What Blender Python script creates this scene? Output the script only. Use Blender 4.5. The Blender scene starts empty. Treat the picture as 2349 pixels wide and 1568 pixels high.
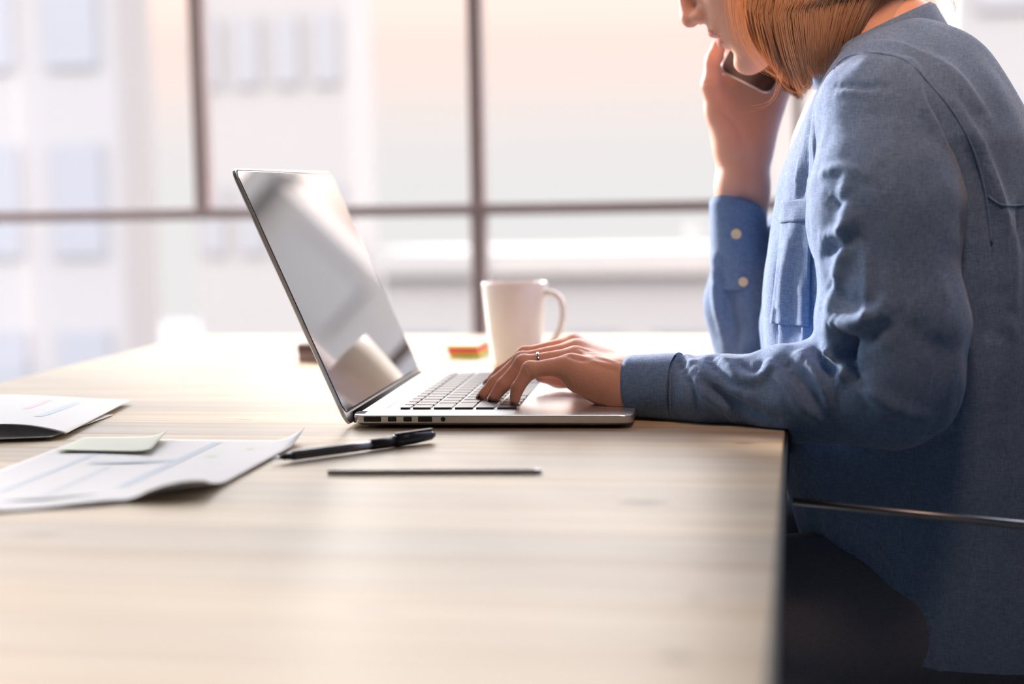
import bpy, bmesh, math, random
import numpy as np
from mathutils import Vector, Matrix, noise
from mathutils.bvhtree import BVHTree
random.seed(7); rng = np.random.default_rng(7)
S = bpy.context.scene
COL = S.collection

# ------------------------------------------------------------------ camera
F = 3650.0                                   # focal length in pixels of the 2349 px frame
nz = lambda v: np.array(v, float) / np.linalg.norm(v)
Yc = nz([1845 - 1174.5, 784 - 428, -F]); Zc = nz(np.cross([1, .018, 0], Yc)); Xc = np.cross(Yc, Zc)
M = np.array([Xc, Yc, Zc]).T                 # camera <- world
CP = np.array([0, 0, .955])
cd = bpy.data.cameras.new('camera'); cam = bpy.data.objects.new('camera', cd); COL.objects.link(cam)
cd.sensor_width = 36; cd.lens = F / 2349 * 36; cd.clip_start = .02; cd.clip_end = 300
mw = Matrix([list(r) for r in M.T]).to_4x4(); mw.translation = Vector(CP)
cam.matrix_world = mw
cd.dof.use_dof = True; cd.dof.focus_distance = 1.43; cd.dof.aperture_fstop = 2.7; cd.dof.aperture_blades = 0
S.camera = cam
def ray(x, y): return M.T @ np.array([x - 1174.5, 784 - y, -F])
def P(x, y, Y):                              # point at depth Y seen at a place in the photograph
    r = ray(x, y); return CP + r * (Y / r[1])
def T(x, y, z=.75):
    r = ray(x, y); return CP + r * ((z - CP[2]) / r[2])

# ------------------------------------------------------------------ world, light, exposure
S.view_settings.view_transform = 'Standard'; S.view_settings.look = 'None'
S.view_settings.gamma = 1; S.view_settings.use_curve_mapping = False
S.view_settings.exposure = 0.18
S.cycles.use_denoising = True
S.cycles.max_bounces = 10; S.cycles.transparent_max_bounces = 24; S.cycles.sample_clamp_indirect = 6
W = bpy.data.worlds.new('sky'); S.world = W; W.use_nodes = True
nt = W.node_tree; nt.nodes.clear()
def N(nt, t, **k):
    n = nt.nodes.new(t)
    for a, b in k.items(): setattr(n, a, b)
    return n
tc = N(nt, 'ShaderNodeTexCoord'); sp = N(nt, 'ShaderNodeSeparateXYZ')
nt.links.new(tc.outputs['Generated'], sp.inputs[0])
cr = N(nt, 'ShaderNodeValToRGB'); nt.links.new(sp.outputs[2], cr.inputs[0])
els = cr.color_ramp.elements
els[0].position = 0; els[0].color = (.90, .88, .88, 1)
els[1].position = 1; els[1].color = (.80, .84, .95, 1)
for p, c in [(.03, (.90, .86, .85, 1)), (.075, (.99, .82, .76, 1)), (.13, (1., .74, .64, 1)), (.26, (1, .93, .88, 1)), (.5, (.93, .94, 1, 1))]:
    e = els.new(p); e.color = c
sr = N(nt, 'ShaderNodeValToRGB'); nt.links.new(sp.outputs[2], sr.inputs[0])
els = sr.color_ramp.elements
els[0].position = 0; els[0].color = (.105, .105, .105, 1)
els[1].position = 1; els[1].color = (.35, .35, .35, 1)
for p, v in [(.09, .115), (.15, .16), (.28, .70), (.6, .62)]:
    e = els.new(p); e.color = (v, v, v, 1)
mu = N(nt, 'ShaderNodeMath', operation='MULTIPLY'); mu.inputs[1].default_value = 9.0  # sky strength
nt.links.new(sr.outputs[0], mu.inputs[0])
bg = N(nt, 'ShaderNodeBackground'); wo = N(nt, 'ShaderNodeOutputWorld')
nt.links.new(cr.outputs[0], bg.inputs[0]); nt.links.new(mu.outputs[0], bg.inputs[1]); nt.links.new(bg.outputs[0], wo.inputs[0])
def light(name, typ, loc, target, energy, color, **k):
    l = bpy.data.lights.new(name, typ); o = bpy.data.objects.new(name, l); COL.objects.link(o)
    l.energy = energy; l.color = color
    for a, b in k.items(): setattr(l, a, b)
    o.location = loc
    o.rotation_euler = (Vector(target) - Vector(loc)).to_track_quat('-Z', 'Y').to_euler()
    return o
light('sun', 'SUN', (-8, 8.6, 4.1), (0, 1.5, 1), 13.0, (1, .88, .84), angle=math.radians(8))
# added warm fill for head and upper sleeve, out of view, no real fixture
light('warm_fill_light', 'AREA', (.10, 1.02, 1.72), (.06, 1.55, 1.10), 1.0, (1, .58, .38), size=.22, spread=math.radians(70))
light('cool_fill_light', 'AREA', (1.2, -1.6, 2.2), (0, 1.6, .8), .3, (.55, .70, 1), size=1.6)  # added weak cool fill behind the camera, lifts the shaded near side

# ------------------------------------------------------------------ materials
MATS = {}
def mat(name, col=(.8, .8, .8), rough=.5, metal=0, spec=.5, trans=0, sss=0, coat=0):
    m = bpy.data.materials.new(name); m.use_nodes = True; MATS[name] = m
    b = m.node_tree.nodes['Principled BSDF']
    b.inputs['Base Color'].default_value = (*col, 1); b.inputs['Roughness'].default_value = rough
    b.inputs['Metallic'].default_value = metal; b.inputs['Specular IOR Level'].default_value = spec
    b.inputs['Transmission Weight'].default_value = trans; b.inputs['Coat Weight'].default_value = coat
    if sss:
        b.inputs['Subsurface Weight'].default_value = sss; b.inputs['Subsurface Radius'].default_value = (.012, .004, .002)
        b.inputs['Subsurface Scale'].default_value = 1.0
    return m
def nodes(m): return m.node_tree, m.node_tree.nodes['Principled BSDF'], m.node_tree.nodes['Material Output']
def vary(m, c1, c2, scale=(5, 5, 5), detail=4, bump=0, bscale=None, coords='Object'):
    t, b, o = nodes(m)
    tc = N(t, 'ShaderNodeTexCoord'); mp = N(t, 'ShaderNodeMapping'); mp.inputs['Scale'].default_value = scale
    no = N(t, 'ShaderNodeTexNoise'); no.inputs['Scale'].default_value = 1; no.inputs['Detail'].default_value = detail
    mx = N(t, 'ShaderNodeMix', data_type='RGBA'); mx.inputs[6].default_value = (*c1, 1); mx.inputs[7].default_value = (*c2, 1)
    t.links.new(tc.outputs[coords], mp.inputs[0]); t.links.new(mp.outputs[0], no.inputs[0])
    t.links.new(no.outputs[0], mx.inputs[0]); t.links.new(mx.outputs[2], b.inputs['Base Color'])
    if bump:
        mp2 = N(t, 'ShaderNodeMapping'); mp2.inputs['Scale'].default_value = bscale or scale
        n2 = N(t, 'ShaderNodeTexNoise'); n2.inputs['Scale'].default_value = 1; n2.inputs['Detail'].default_value = 3
        bp = N(t, 'ShaderNodeBump'); bp.inputs['Strength'].default_value = bump; bp.inputs['Distance'].default_value = .002
        t.links.new(tc.outputs[coords], mp2.inputs[0]); t.links.new(mp2.outputs[0], n2.inputs[0])
        t.links.new(n2.outputs[0], bp.inputs['Height']); t.links.new(bp.outputs[0], b.inputs['Normal'])
    return m
def translucent(m, col, fac):
    t, b, o = nodes(m)
    tr = N(t, 'ShaderNodeBsdfTranslucent'); tr.inputs[0].default_value = (*col, 1)
    ms = N(t, 'ShaderNodeMixShader'); ms.inputs[0].default_value = fac
    t.links.new(b.outputs[0], ms.inputs[1]); t.links.new(tr.outputs[0], ms.inputs[2]); t.links.new(ms.outputs[0], o.inputs[0])
def fabric(name, c1, c2, tl, rough=.85, tcol=None):
    m = mat(name, c1, rough, spec=.2); t, b, o = nodes(m)
    tc = N(t, 'ShaderNodeTexCoord'); hs = []
    for s in [(1400, 160, 160), (160, 160, 1400)]:
        mp = N(t, 'ShaderNodeMapping'); mp.inputs['Scale'].default_value = s
        no = N(t, 'ShaderNodeTexNoise'); no.inputs['Scale'].default_value = 1; no.inputs['Detail'].default_value = 2
        t.links.new(tc.outputs['Object'], mp.inputs[0]); t.links.new(mp.outputs[0], no.inputs[0]); hs.append(no)
    ad = N(t, 'ShaderNodeMath', operation='ADD'); t.links.new(hs[0].outputs[0], ad.inputs[0]); t.links.new(hs[1].outputs[0], ad.inputs[1])
    hf = N(t, 'ShaderNodeMapRange'); hf.inputs[1].default_value = .7; hf.inputs[2].default_value = 1.3
    t.links.new(ad.outputs[0], hf.inputs[0])
    mx = N(t, 'ShaderNodeMix', data_type='RGBA'); mx.inputs[6].default_value = (*c1, 1); mx.inputs[7].default_value = (*c2, 1)
    t.links.new(hf.outputs[0], mx.inputs[0]); t.links.new(mx.outputs[2], b.inputs['Base Color'])
    bp = N(t, 'ShaderNodeBump'); bp.inputs['Strength'].default_value = .35; bp.inputs['Distance'].default_value = .0006
    t.links.new(ad.outputs[0], bp.inputs['Height']); t.links.new(bp.outputs[0], b.inputs['Normal'])
    b.inputs['Sheen Weight'].default_value = .25; b.inputs['Sheen Roughness'].default_value = .5
    if tl: translucent(m, tcol or c2, tl)
    return m
skin = vary(mat('skin', rough=.48, sss=.25, spec=.35), (.68, .37, .27), (.80, .47, .36), (35, 35, 35), bump=.15, bscale=(500, 500, 500))
lipm = mat('lip_skin', (.55, .20, .17), .4, sss=.2)
nailm = mat('nail', (.78, .50, .42), .25, coat=.4)
hairm = vary(mat('hair', rough=.42, spec=.5), (.54, .31, .17), (.88, .64, .42), (60, 60, 8)); translucent(hairm, (.85, .48, .22), .35)
shirtm = fabric('chambray', (.085, .175, .36), (.20, .32, .54), .10)
jeansm = fabric('denim', (.12, .14, .20), (.16, .18, .25), 0)
alu = vary(mat('aluminium', rough=.28, metal=.85), (.66, .65, .64), (.70, .69, .68), (400, 400, 400))
aluedge = mat('aluminium_edge', (.72, .66, .58), .25, 1)
blackp = mat('black_plastic', (.012, .013, .016), .35)
keym = mat('key_plastic', (.02, .04, .055), .30, spec=.7)
glassblk = mat('screen_glass', (.006, .006, .007), .015, spec=.95, coat=1.0); MATS['screen_glass'].node_tree.nodes['Principled BSDF'].inputs['IOR'].default_value = 2.0
MATS['screen_glass'].node_tree.nodes['Principled BSDF'].inputs['Coat Roughness'].default_value = .01
rubber = mat('rubber', (.01, .01, .012), .7)
portm = mat('port_dark', (.02, .02, .022), .5)
ceramic = vary(mat('ceramic', rough=.22, spec=.5, coat=.3), (.72, .69, .66), (.78, .76, .74), (20, 20, 20))
paper = vary(mat('paper', rough=.45, spec=.5), (.80, .80, .80), (.85, .85, .86), (30, 30, 30)); translucent(paper, (.8, .8, .8), .12)
framem = vary(mat('window_steel', rough=.55, spec=.4), (.46, .36, .35), (.52, .41, .39), (8, 8, 8))
wallm = vary(mat('wall_paint', rough=.8), (.20, .20, .22), (.25, .25, .27), (3, 3, 3))
darkwall = vary(mat('dark_wall', rough=.85), (.05, .055, .065), (.07, .075, .09), (2, 2, 2))
floorm = vary(mat('floor_boards', rough=.45), (.09, .085, .08), (.13, .12, .11), (2, 14, 1))
steel = vary(mat('brushed_steel', rough=.22, metal=1), (.55, .57, .60), (.7, .72, .74), (10, 200, 200))
darkm = mat('dark_metal', (.02, .024, .03), .45, .6)
seatm = vary(mat('dark_seat_fabric', rough=.9), (.05, .056, .075), (.08, .088, .11), (90, 90, 90))
phonem = mat('phone_black', (.02, .015, .015), .12, coat=.6)
pendark = mat('pen_black', (.02, .035, .055), .22, spec=.6)
penclear = mat('pen_clear', (.16, .17, .19), .15, trans=.3)
inkm = mat('pen_ink', (.02, .02, .03), .4)
def plain(n, c, r=.6): return mat(n, c, r)
yel, red, org, grn, crm = plain('note_yellow', (.85, .75, .12)), plain('note_red', (.75, .07, .10)), plain('note_orange', (.85, .42, .08)), plain('note_green', (.45, .62, .05)), plain('note_cream', (.86, .84, .62))
ink_b = plain('print_blue', (.60, .70, .80)); ink_g = plain('print_green', (.72, .80, .62)); ink_k = plain('print_grey', (.70, .74, .79)); ink_r = plain('print_pink', (.85, .68, .72))
button_m = mat('button', (.80, .68, .45), .3)

def wood():
    m = mat('pine_wood', (.6, .4, .25), .38, spec=.28); t, b, o = nodes(m)
    tc = N(t, 'ShaderNodeTexCoord')
    sx = N(t, 'ShaderNodeSeparateXYZ'); t.links.new(tc.outputs['Object'], sx.inputs[0])
    def math_(op, a, bb=None, c=None):
        n = N(t, 'ShaderNodeMath', operation=op)
        for i, v in enumerate((a, bb, c)):
            if v is None: continue
            if isinstance(v, (int, float)): n.inputs[i].default_value = v
            else: t.links.new(v, n.inputs[i])
        return n.outputs[0]
    pl = math_('DIVIDE', sx.outputs[1], .072)
    fl = math_('FLOOR', pl); fr = math_('FRACT', pl)
    wn = N(t, 'ShaderNodeTexWhiteNoise', noise_dimensions='1D'); t.links.new(fl, wn.inputs['W'])
    # grain running along the staves
    cb = N(t, 'ShaderNodeCombineXYZ')
    t.links.new(math_('ADD', math_('MULTIPLY', sx.outputs[0], 2.2), math_('MULTIPLY', wn.outputs[0], 40)), cb.inputs[0])
    t.links.new(math_('MULTIPLY', sx.outputs[1], 60), cb.inputs[1])
    g = N(t, 'ShaderNodeTexNoise'); g.inputs['Scale'].default_value = 1; g.inputs['Detail'].default_value = 5; g.inputs['Distortion'].default_value = .6
    t.links.new(cb.outputs[0], g.inputs[0])
    r = N(t, 'ShaderNodeValToRGB'); t.links.new(g.outputs[0], r.inputs[0])
    r.color_ramp.elements[0].position = .30; r.color_ramp.elements[0].color = (.44, .325, .195, 1)
    r.color_ramp.elements[1].position = .68; r.color_ramp.elements[1].color = (.60, .515, .385, 1)
    e = r.color_ramp.elements.new(.5); e.color = (.55, .45, .315, 1)
    hv = N(t, 'ShaderNodeHueSaturation'); t.links.new(r.outputs[0], hv.inputs['Color'])
    t.links.new(math_('ADD', math_('MULTIPLY', wn.outputs[0], .30), .84), hv.inputs['Value'])
    t.links.new(math_('ADD', math_('MULTIPLY', wn.outputs[0], .3), .85), hv.inputs['Saturation'])
    col = hv.outputs[0]
    # joints between staves
    j = math_('MULTIPLY', math_('LESS_THAN', math_('MINIMUM', fr, math_('SUBTRACT', 1.0, fr)), .012), .45)
    mx = N(t, 'ShaderNodeMix', data_type='RGBA'); mx.inputs[7].default_value = (.20, .11, .055, 1)
    t.links.new(j, mx.inputs[0]); t.links.new(col, mx.inputs[6]); col = mx.outputs[2]
    # knots
    for (px, py, rx, ry, a) in [(1475, 1152, .021, .011, .95), (1550, 1508, .012, .008, .8), (1708, 1016, .012, .006, .6), (1600, 1375, .008, .006, .5),
                                (150, 965, .02, .008, .35), (90, 1225, .022, .010, .35), (1690, 1300, .03, .006, .4), (850, 1395, .02, .006, .3), (1620, 1265, .05, .008, .35), (560, 962, .012, .006, .3), (1745, 1160, .014, .005, .4)]:
        c = T(px, py)
        dx = math_('DIVIDE', math_('SUBTRACT', sx.outputs[0], float(c[0])), rx)
        dy = math_('DIVIDE', math_('SUBTRACT', sx.outputs[1], float(c[1])), ry)
        d = math_('ADD', math_('MULTIPLY', dx, dx), math_('MULTIPLY', dy, dy))
        k = math_('MULTIPLY', math_('SUBTRACT', 1.0, math_('MINIMUM', d, 1.0)), a)
        mx = N(t, 'ShaderNodeMix', data_type='RGBA'); mx.inputs[7].default_value = (.13, .06, .04, 1)
        t.links.new(k, mx.inputs[0]); t.links.new(col, mx.inputs[6]); col = mx.outputs[2]
    t.links.new(col, b.inputs['Base Color'])
    bp = N(t, 'ShaderNodeBump'); bp.inputs['Strength'].default_value = .12; bp.inputs['Distance'].default_value = .001
    t.links.new(g.outputs[0], bp.inputs['Height']); t.links.new(bp.outputs[0], b.inputs['Normal'])
    return m
woodm = wood()
def glass():
    m = bpy.data.materials.new('window_glass'); m.use_nodes = True; t = m.node_tree; t.nodes.clear()
    o = N(t, 'ShaderNodeOutputMaterial'); a = N(t, 'ShaderNodeBsdfTransparent'); a.inputs[0].default_value = (.98, .98, .98, 1)
    g = N(t, 'ShaderNodeBsdfGlossy'); g.inputs['Roughness'].default_value = .03
    x = N(t, 'ShaderNodeMixShader'); x.inputs[0].default_value = .04
    t.links.new(a.outputs[0], x.inputs[1]); t.links.new(g.outputs[0], x.inputs[2]); t.links.new(x.outputs[0], o.inputs[0])
    return m
glassm = glass()

# ------------------------------------------------------------------ helpers
def obj(name, verts, faces, m, parent=None, smooth=False, mw=None):
    me = bpy.data.meshes.new(name); me.from_pydata([tuple(map(float, v)) for v in verts], [], [tuple(map(int, f)) for f in faces]); me.update()
    if smooth: me.polygons.foreach_set('use_smooth', [True] * len(me.polygons))
    me.materials.append(m)
    o = bpy.data.objects.new(name, me); COL.objects.link(o)
    if parent is not None: o.parent = parent
    if mw is not None: o.matrix_basis = mw
    return o
def bobj(name, bm, m, parent=None, smooth=False):
    me = bpy.data.meshes.new(name); bm.normal_update(); bm.to_mesh(me); bm.free()
    if smooth: me.polygons.foreach_set('use_smooth', [True] * len(me.polygons))
    me.materials.append(m)
    o = bpy.data.objects.new(name, me); COL.objects.link(o)
    if parent is not None: o.parent = parent
    return o
def tag(o, label=None, cat=None, group=None, kind=None):
    for k, v in (('label', label), ('category', cat), ('group', group), ('kind', kind)):
        if v: o[k] = v
    return o
def empty(name, loc=(0, 0, 0), rz=0):
    o = bpy.data.objects.new(name, None); COL.objects.link(o); o.location = loc; o.rotation_euler = (0, 0, rz); o.empty_display_size = .05
    return o
def box(bm, lo, hi, bev=0, seg=2):
    lo, hi = np.array(lo, float), np.array(hi, float)
    g = bmesh.ops.create_cube(bm, size=1, matrix=Matrix.Translation(Vector((lo + hi) / 2)) @ Matrix.Diagonal((*(hi - lo), 1)))
    if bev:
        es = list({e for v in g['verts'] for e in v.link_edges})
        bmesh.ops.bevel(bm, geom=es, offset=bev, segments=seg, affect='EDGES', profile=.5)
def boxo(name, lo, hi, m, parent=None, bev=0, seg=2):
    bm = bmesh.new(); box(bm, lo, hi, bev, seg); return bobj(name, bm, m, parent)
def rprism(bm, w0, w1, h0, h1, z0, z1, r, seg=8, round_to=None):
    """rounded rectangle x w0..w1, y h0..h1 extruded z0..z1"""
    pts = []
    for cx, cy, a0 in ((w1 - r, h1 - r, 0), (w0 + r, h1 - r, 90), (w0 + r, h0 + r, 180), (w1 - r, h0 + r, 270)):
        for k in range(seg + 1):
            a = math.radians(a0 + 90 * k / seg); pts.append((cx + r * math.cos(a), cy + r * math.sin(a)))
    lev = round_to or [(z0, 0), (z1, 0)]
    rings = []
    for z, ins in lev:
        cx, cy = (w0 + w1) / 2, (h0 + h1) / 2; rr = []
        for (x, y) in pts:
            fx = 1 - ins / ((w1 - w0) / 2); fy = 1 - ins / ((h1 - h0) / 2)
            rr.append(bm.verts.new((cx + (x - cx) * fx, cy + (y - cy) * fy, z)))
        rings.append(rr)
    n = len(pts)
    for a, b in zip(rings, rings[1:]):
        for i in range(n): bm.faces.new((a[i], a[(i + 1) % n], b[(i + 1) % n], b[i]))
    bm.faces.new(rings[-1]); bm.faces.new(rings[0][::-1])
def tubev(pts, rad, n=10, cap=True):
    pts = [np.array(p, float) for p in pts]; V = []; Fc = []
    rad = rad if hasattr(rad, '__len__') else [rad] * len(pts)
    up = None
    for i, p in enumerate(pts):
        d = pts[min(i + 1, len(pts) - 1)] - pts[max(i - 1, 0)]; d = d / (np.linalg.norm(d) + 1e-12)
        if up is None:
            up = np.array([0, 0, 1.]) if abs(d[2]) < .9 else np.array([0, 1., 0])
        s = np.cross(d, up); s /= np.linalg.norm(s); up = np.cross(s, d)
        for k in range(n):
            a = 2 * math.pi * k / n; V.append(p + rad[i] * (math.cos(a) * s + math.sin(a) * up))
    for i in range(len(pts) - 1):
        for k in range(n):
            Fc.append((i * n + k, i * n + (k + 1) % n, (i + 1) * n + (k + 1) % n, (i + 1) * n + k))
    if cap: Fc.append(tuple(range(n))[::-1]); Fc.append(tuple((len(pts) - 1) * n + k for k in range(n)))
    return V, Fc
def tube(name, pts, rad, m, parent=None, n=10):
    V, Fc = tubev(pts, rad, n); return obj(name, V, Fc, m, parent, True)
def lathe(prof, n=48):
    V = []; Fc = []
    for r, z in prof:
        for k in range(n): a = 2 * math.pi * k / n; V.append((r * math.cos(a), r * math.sin(a), z))
    for i in range(len(prof) - 1):
        for k in range(n): Fc.append((i * n + k, i * n + (k + 1) % n, (i + 1) * n + (k + 1) % n, (i + 1) * n + k))
    Fc.append(tuple(range(n))[::-1]); Fc.append(tuple((len(prof) - 1) * n + k for k in range(n)))
    return V, Fc
def spline(ctrl, n):
    c = np.array(ctrl, float); k = len(c); out = []
    for s in np.linspace(0, k - 1, n):
        i = min(int(s), k - 2); u = s - i
        p0, p1, p2, p3 = c[max(i - 1, 0)], c[i], c[i + 1], c[min(i + 2, k - 1)]
        out.append(.5 * ((2 * p1) + (-p0 + p2) * u + (2 * p0 - 5 * p1 + 4 * p2 - p3) * u * u + (-p0 + 3 * p1 - 3 * p2 + p3) * u ** 3))
    return np.array(out)

# signed distance modelling
def s_cone(Q, a, b, ra, rb):
    a, b = np.array(a, float), np.array(b, float); ab = b - a; L = ab @ ab + 1e-12
    t = np.clip(((Q - a) @ ab) / L, 0, 1); return np.linalg.norm(Q - a - t[..., None] * ab, axis=-1) - (ra + t * (rb - ra))
def s_ell(Q, c, r, R=None):
    q = Q - np.array(c, float)
    if R is not None: q = q @ R
    r = np.array(r, float); k0 = np.linalg.norm(q / r, axis=-1); k1 = np.linalg.norm(q / (r * r), axis=-1) + 1e-9
    return k0 * (k0 - 1) / k1
def smin(a, b, k):
    h = np.maximum(k - np.abs(a - b), 0) / k; return np.minimum(a, b) - h * h * k * .25
def smax(a, b, k): return -smin(-a, -b, k)
def surf(fn, lo, hi, h):
    lo = np.array(lo, float); hi = np.array(hi, float); n = np.ceil((hi - lo) / h).astype(int) + 1
    ax = [lo[i] + h * np.arange(n[i]) for i in range(3)]
    G = np.stack(np.meshgrid(*ax, indexing='ij'), -1).astype(np.float32)
    D = np.empty(n, np.float32)
    for i in range(0, n[0], 16): D[i:i + 16] = fn(G[i:i + 16].astype(np.float64))
    del G
    s = D < 0
    c = [s[i:n[0] - 1 + i, j:n[1] - 1 + j, k:n[2] - 1 + k] for i in (0, 1) for j in (0, 1) for k in (0, 1)]
    cnt = sum(x.astype(np.int8) for x in c); act = (cnt > 0) & (cnt < 8)
    idx = -np.ones(act.shape, int); I = np.argwhere(act); idx[act] = np.arange(len(I))
    acc = np.zeros((len(I), 3)); m = np.zeros(len(I))
    offs = [(i, j, k) for i in (0, 1) for j in (0, 1) for k in (0, 1)]
    for o in offs:
        for a in range(3):
            if o[a]: continue
            p = list(o); p[a] = 1
            d0 = D[I[:, 0] + o[0], I[:, 1] + o[1], I[:, 2] + o[2]]; d1 = D[I[:, 0] + p[0], I[:, 1] + p[1], I[:, 2] + p[2]]
            w = (d0 < 0) != (d1 < 0); t = np.where(w, d0 / np.where(w, d0 - d1, 1), 0)
            q = np.tile(np.array(o, float), (len(I), 1)); q[:, a] += t
            acc += q * w[:, None]; m += w
    V = lo + h * (I + acc / m[:, None])
    Fc = []
    for a in range(3):
        b, e = (a + 1) % 3, (a + 2) % 3
        sl0 = [slice(1, n[i] - 1) for i in range(3)]; sl0[a] = slice(0, n[a] - 1)
        sl1 = list(sl0); sl1[a] = slice(1, n[a])
        A = s[tuple(sl0)]; B = s[tuple(sl1)]
        E_ = np.argwhere(A != B)
        if not len(E_): continue
        base = E_.copy(); base[:, b] += 1; base[:, e] += 1
        ins = A[tuple(E_.T)]
        def g(db, de):
            q = base.copy(); q[:, b] -= db; q[:, e] -= de; return idx[q[:, 0], q[:, 1], q[:, 2]]
        q4 = np.stack([g(0, 0), g(1, 0), g(1, 1), g(0, 1)], 1)
        q4[~ins] = q4[~ins][:, ::-1]; Fc.append(q4)
    Fc = np.concatenate(Fc); Fc = Fc[(Fc >= 0).all(1)]
    return V, Fc
def relax(V, Fc, it=2, lam=.5):
    e = np.concatenate([Fc[:, [i, (i + 1) % 4]] for i in range(4)]); V = V.copy()
    for _ in range(it):
        s = np.zeros_like(V); c = np.zeros(len(V))
        np.add.at(s, e[:, 0], V[e[:, 1]]); np.add.at(c, e[:, 0], 1); np.add.at(s, e[:, 1], V[e[:, 0]]); np.add.at(c, e[:, 1], 1)
        V += lam * (s / np.maximum(c, 1)[:, None] - V)
    return V
def normals(V, Fc):
    n = np.cross(V[Fc[:, 2]] - V[Fc[:, 0]], V[Fc[:, 3]] - V[Fc[:, 1]]); o = np.zeros_like(V)
    for i in range(4): np.add.at(o, Fc[:, i], n)
    return o / (np.linalg.norm(o, axis=1)[:, None] + 1e-12)
def polydist(V, pts):
    d = np.full(len(V), 9.)
    for a, b in zip(pts, pts[1:]): d = np.minimum(d, s_cone(V, a, b, 0, 0))
    return d
def hit(bvh, x, y):
    r = ray(x, y); h = bvh.ray_cast(Vector(CP), Vector(r).normalized())
    return None if h[0] is None else (np.array(h[0]), np.array(h[1]))
def bvh_of(V, Fc): return BVHTree.FromPolygons([tuple(v) for v in V], [tuple(map(int, f)) for f in Fc])
def creases(V, Fc, lines, gain=1.35):
    """raise or sink folds along lines lying on the surface: (pixels, height, width)"""
    b = bvh_of(V, Fc); nn = normals(V, Fc); D = np.zeros(len(V))
    for px, amp, w in lines:
        pts = [h[0] for h in (hit(b, *p) for p in px) if h]
        if len(pts) < 2: continue
        pts = spline(pts, max(8, len(pts) * 4)); d = polydist(V, pts)
        L = np.concatenate([[0], np.cumsum(np.linalg.norm(np.diff(pts, axis=0), axis=1))]); L /= L[-1]
        j = np.argmin(((V[:, None, :] - pts[None, ::2]) ** 2).sum(-1), 1) if len(V) * len(pts) < 2e7 else None
        tap = 1.0 if j is None else np.sin(np.pi * np.clip(L[::2][j] * .8 + .1, 0, 1)) ** .7
        D += gain * amp * tap * np.exp(-(d / w) ** 2)
    return V + nn * D[:, None]
def fnoise(V, scale, amp, seed=0.):
    nn = np.array([noise.noise(Vector((v[0] * scale[0] + seed, v[1] * scale[1], v[2] * scale[2]))) for v in V]); return amp * nn
# ------------------------------------------------------------------ the room
def struct(o): o['kind'] = 'structure'; return o
struct(boxo('floor', (-3, -2.5, -.06), (5, 3.45, 0), floorm))
struct(boxo('ceiling', (-3.1, -2.5, 3.4), (5, 3.6, 3.5), wallm))
struct(boxo('wall_back', (-3.1, -2.6, 0), (5, -2.5, 3.4), darkwall))
WX = -3.0
bm = bmesh.new(); box(bm, (WX - .14, -2.6, 0), (WX, 3.56, .30)); box(bm, (WX - .14, -2.6, 3.1), (WX, 3.56, 3.4)); box(bm, (WX - .14, -2.6, .3), (WX, .92, 3.1)); box(bm, (WX - .14, 3.2, .3), (WX, 3.56, 3.1))
struct(bobj('wall_left', bm, wallm))
w2 = struct(empty('window_2', (WX - .07, 1.1, .3)))
for y in (.92, 1.56, 2.20, 2.84, 3.17): boxo('mullion', (-.02, y - 1.1, 0), (.02, y - 1.07, 2.8), framem, w2)
for z in (0, .6, 1.65, 2.76): boxo('transom', (-.024, -.18, z), (.024, 2.1, z + .03), framem, w2)
for y0, y1 in zip((-.15, .49, 1.13, 1.77), (.46, 1.10, 1.74, 2.07)): boxo('pane', (-.003, y0, .03), (.001, y1, 2.76), glassm, w2)
struct(boxo('wall_right', (5, -2.6, 0), (5.1, 3.6, 3.4), darkwall))
WY = 3.42
bm = bmesh.new(); box(bm, (-2.98, WY, 0), (5, WY + .14, .30)); box(bm, (-2.98, WY, 3.25), (5, WY + .14, 3.4)); box(bm, (-2.98, WY, .3), (-2.8, WY + .14, 3.25)); box(bm, (4.4, WY, .3), (5, WY + .14, 3.25))
struct(bobj('wall_front', bm, wallm))
win = struct(empty('window_1', (0, WY + .03, .3)))
xs_ = [P(x, 300, WY)[0] for x in (455, 1090, 1828)]; zb = P(1100, 480, WY)[2]
fb = lambda nm, lo, hi: boxo(nm, np.array(lo) - (0, WY + .03, .3), np.array(hi) - (0, WY + .03, .3), framem, win, .004)
xl, xr = -2.8, 4.4
fb('frame_rail', (xl, WY, .30), (xr, WY + .07, .36)); fb('frame_rail', (xl, WY, 3.19), (xr, WY + .07, 3.25))
step = xs_[1] - xs_[0]
bars = [xs_[0] - step * k for k in range(1, 7)] + xs_ + [xs_[2] + .7 * k for k in range(1, 7)]
bars = sorted(b for b in bars if xl + .05 < b < xr - .05)
for b in bars:
    thin = abs(b - xs_[2]) < .01
    w = .009 if thin else .0165
    z0 = .36 if abs(b - xs_[0]) > .01 else zb
    fb('mullion', (b - w, WY, z0), (b + w, WY + .045, 3.19))
for z, w in ((zb, .0125), (zb + 1.05, .016)):
    fb('transom', (xl, WY - .004, z - w), (xr, WY + .049, z + w))
edges = [xl] + bars + [xr]
for a, b in zip(edges, edges[1:]):
    for z0, z1 in ((.36, zb), (zb, zb + 1.05), (zb + 1.05, 3.19)):
        boxo('pane', (a, -.012, z0 - .3), (b, -.008, z1 - .3), glassm, win)

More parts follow.
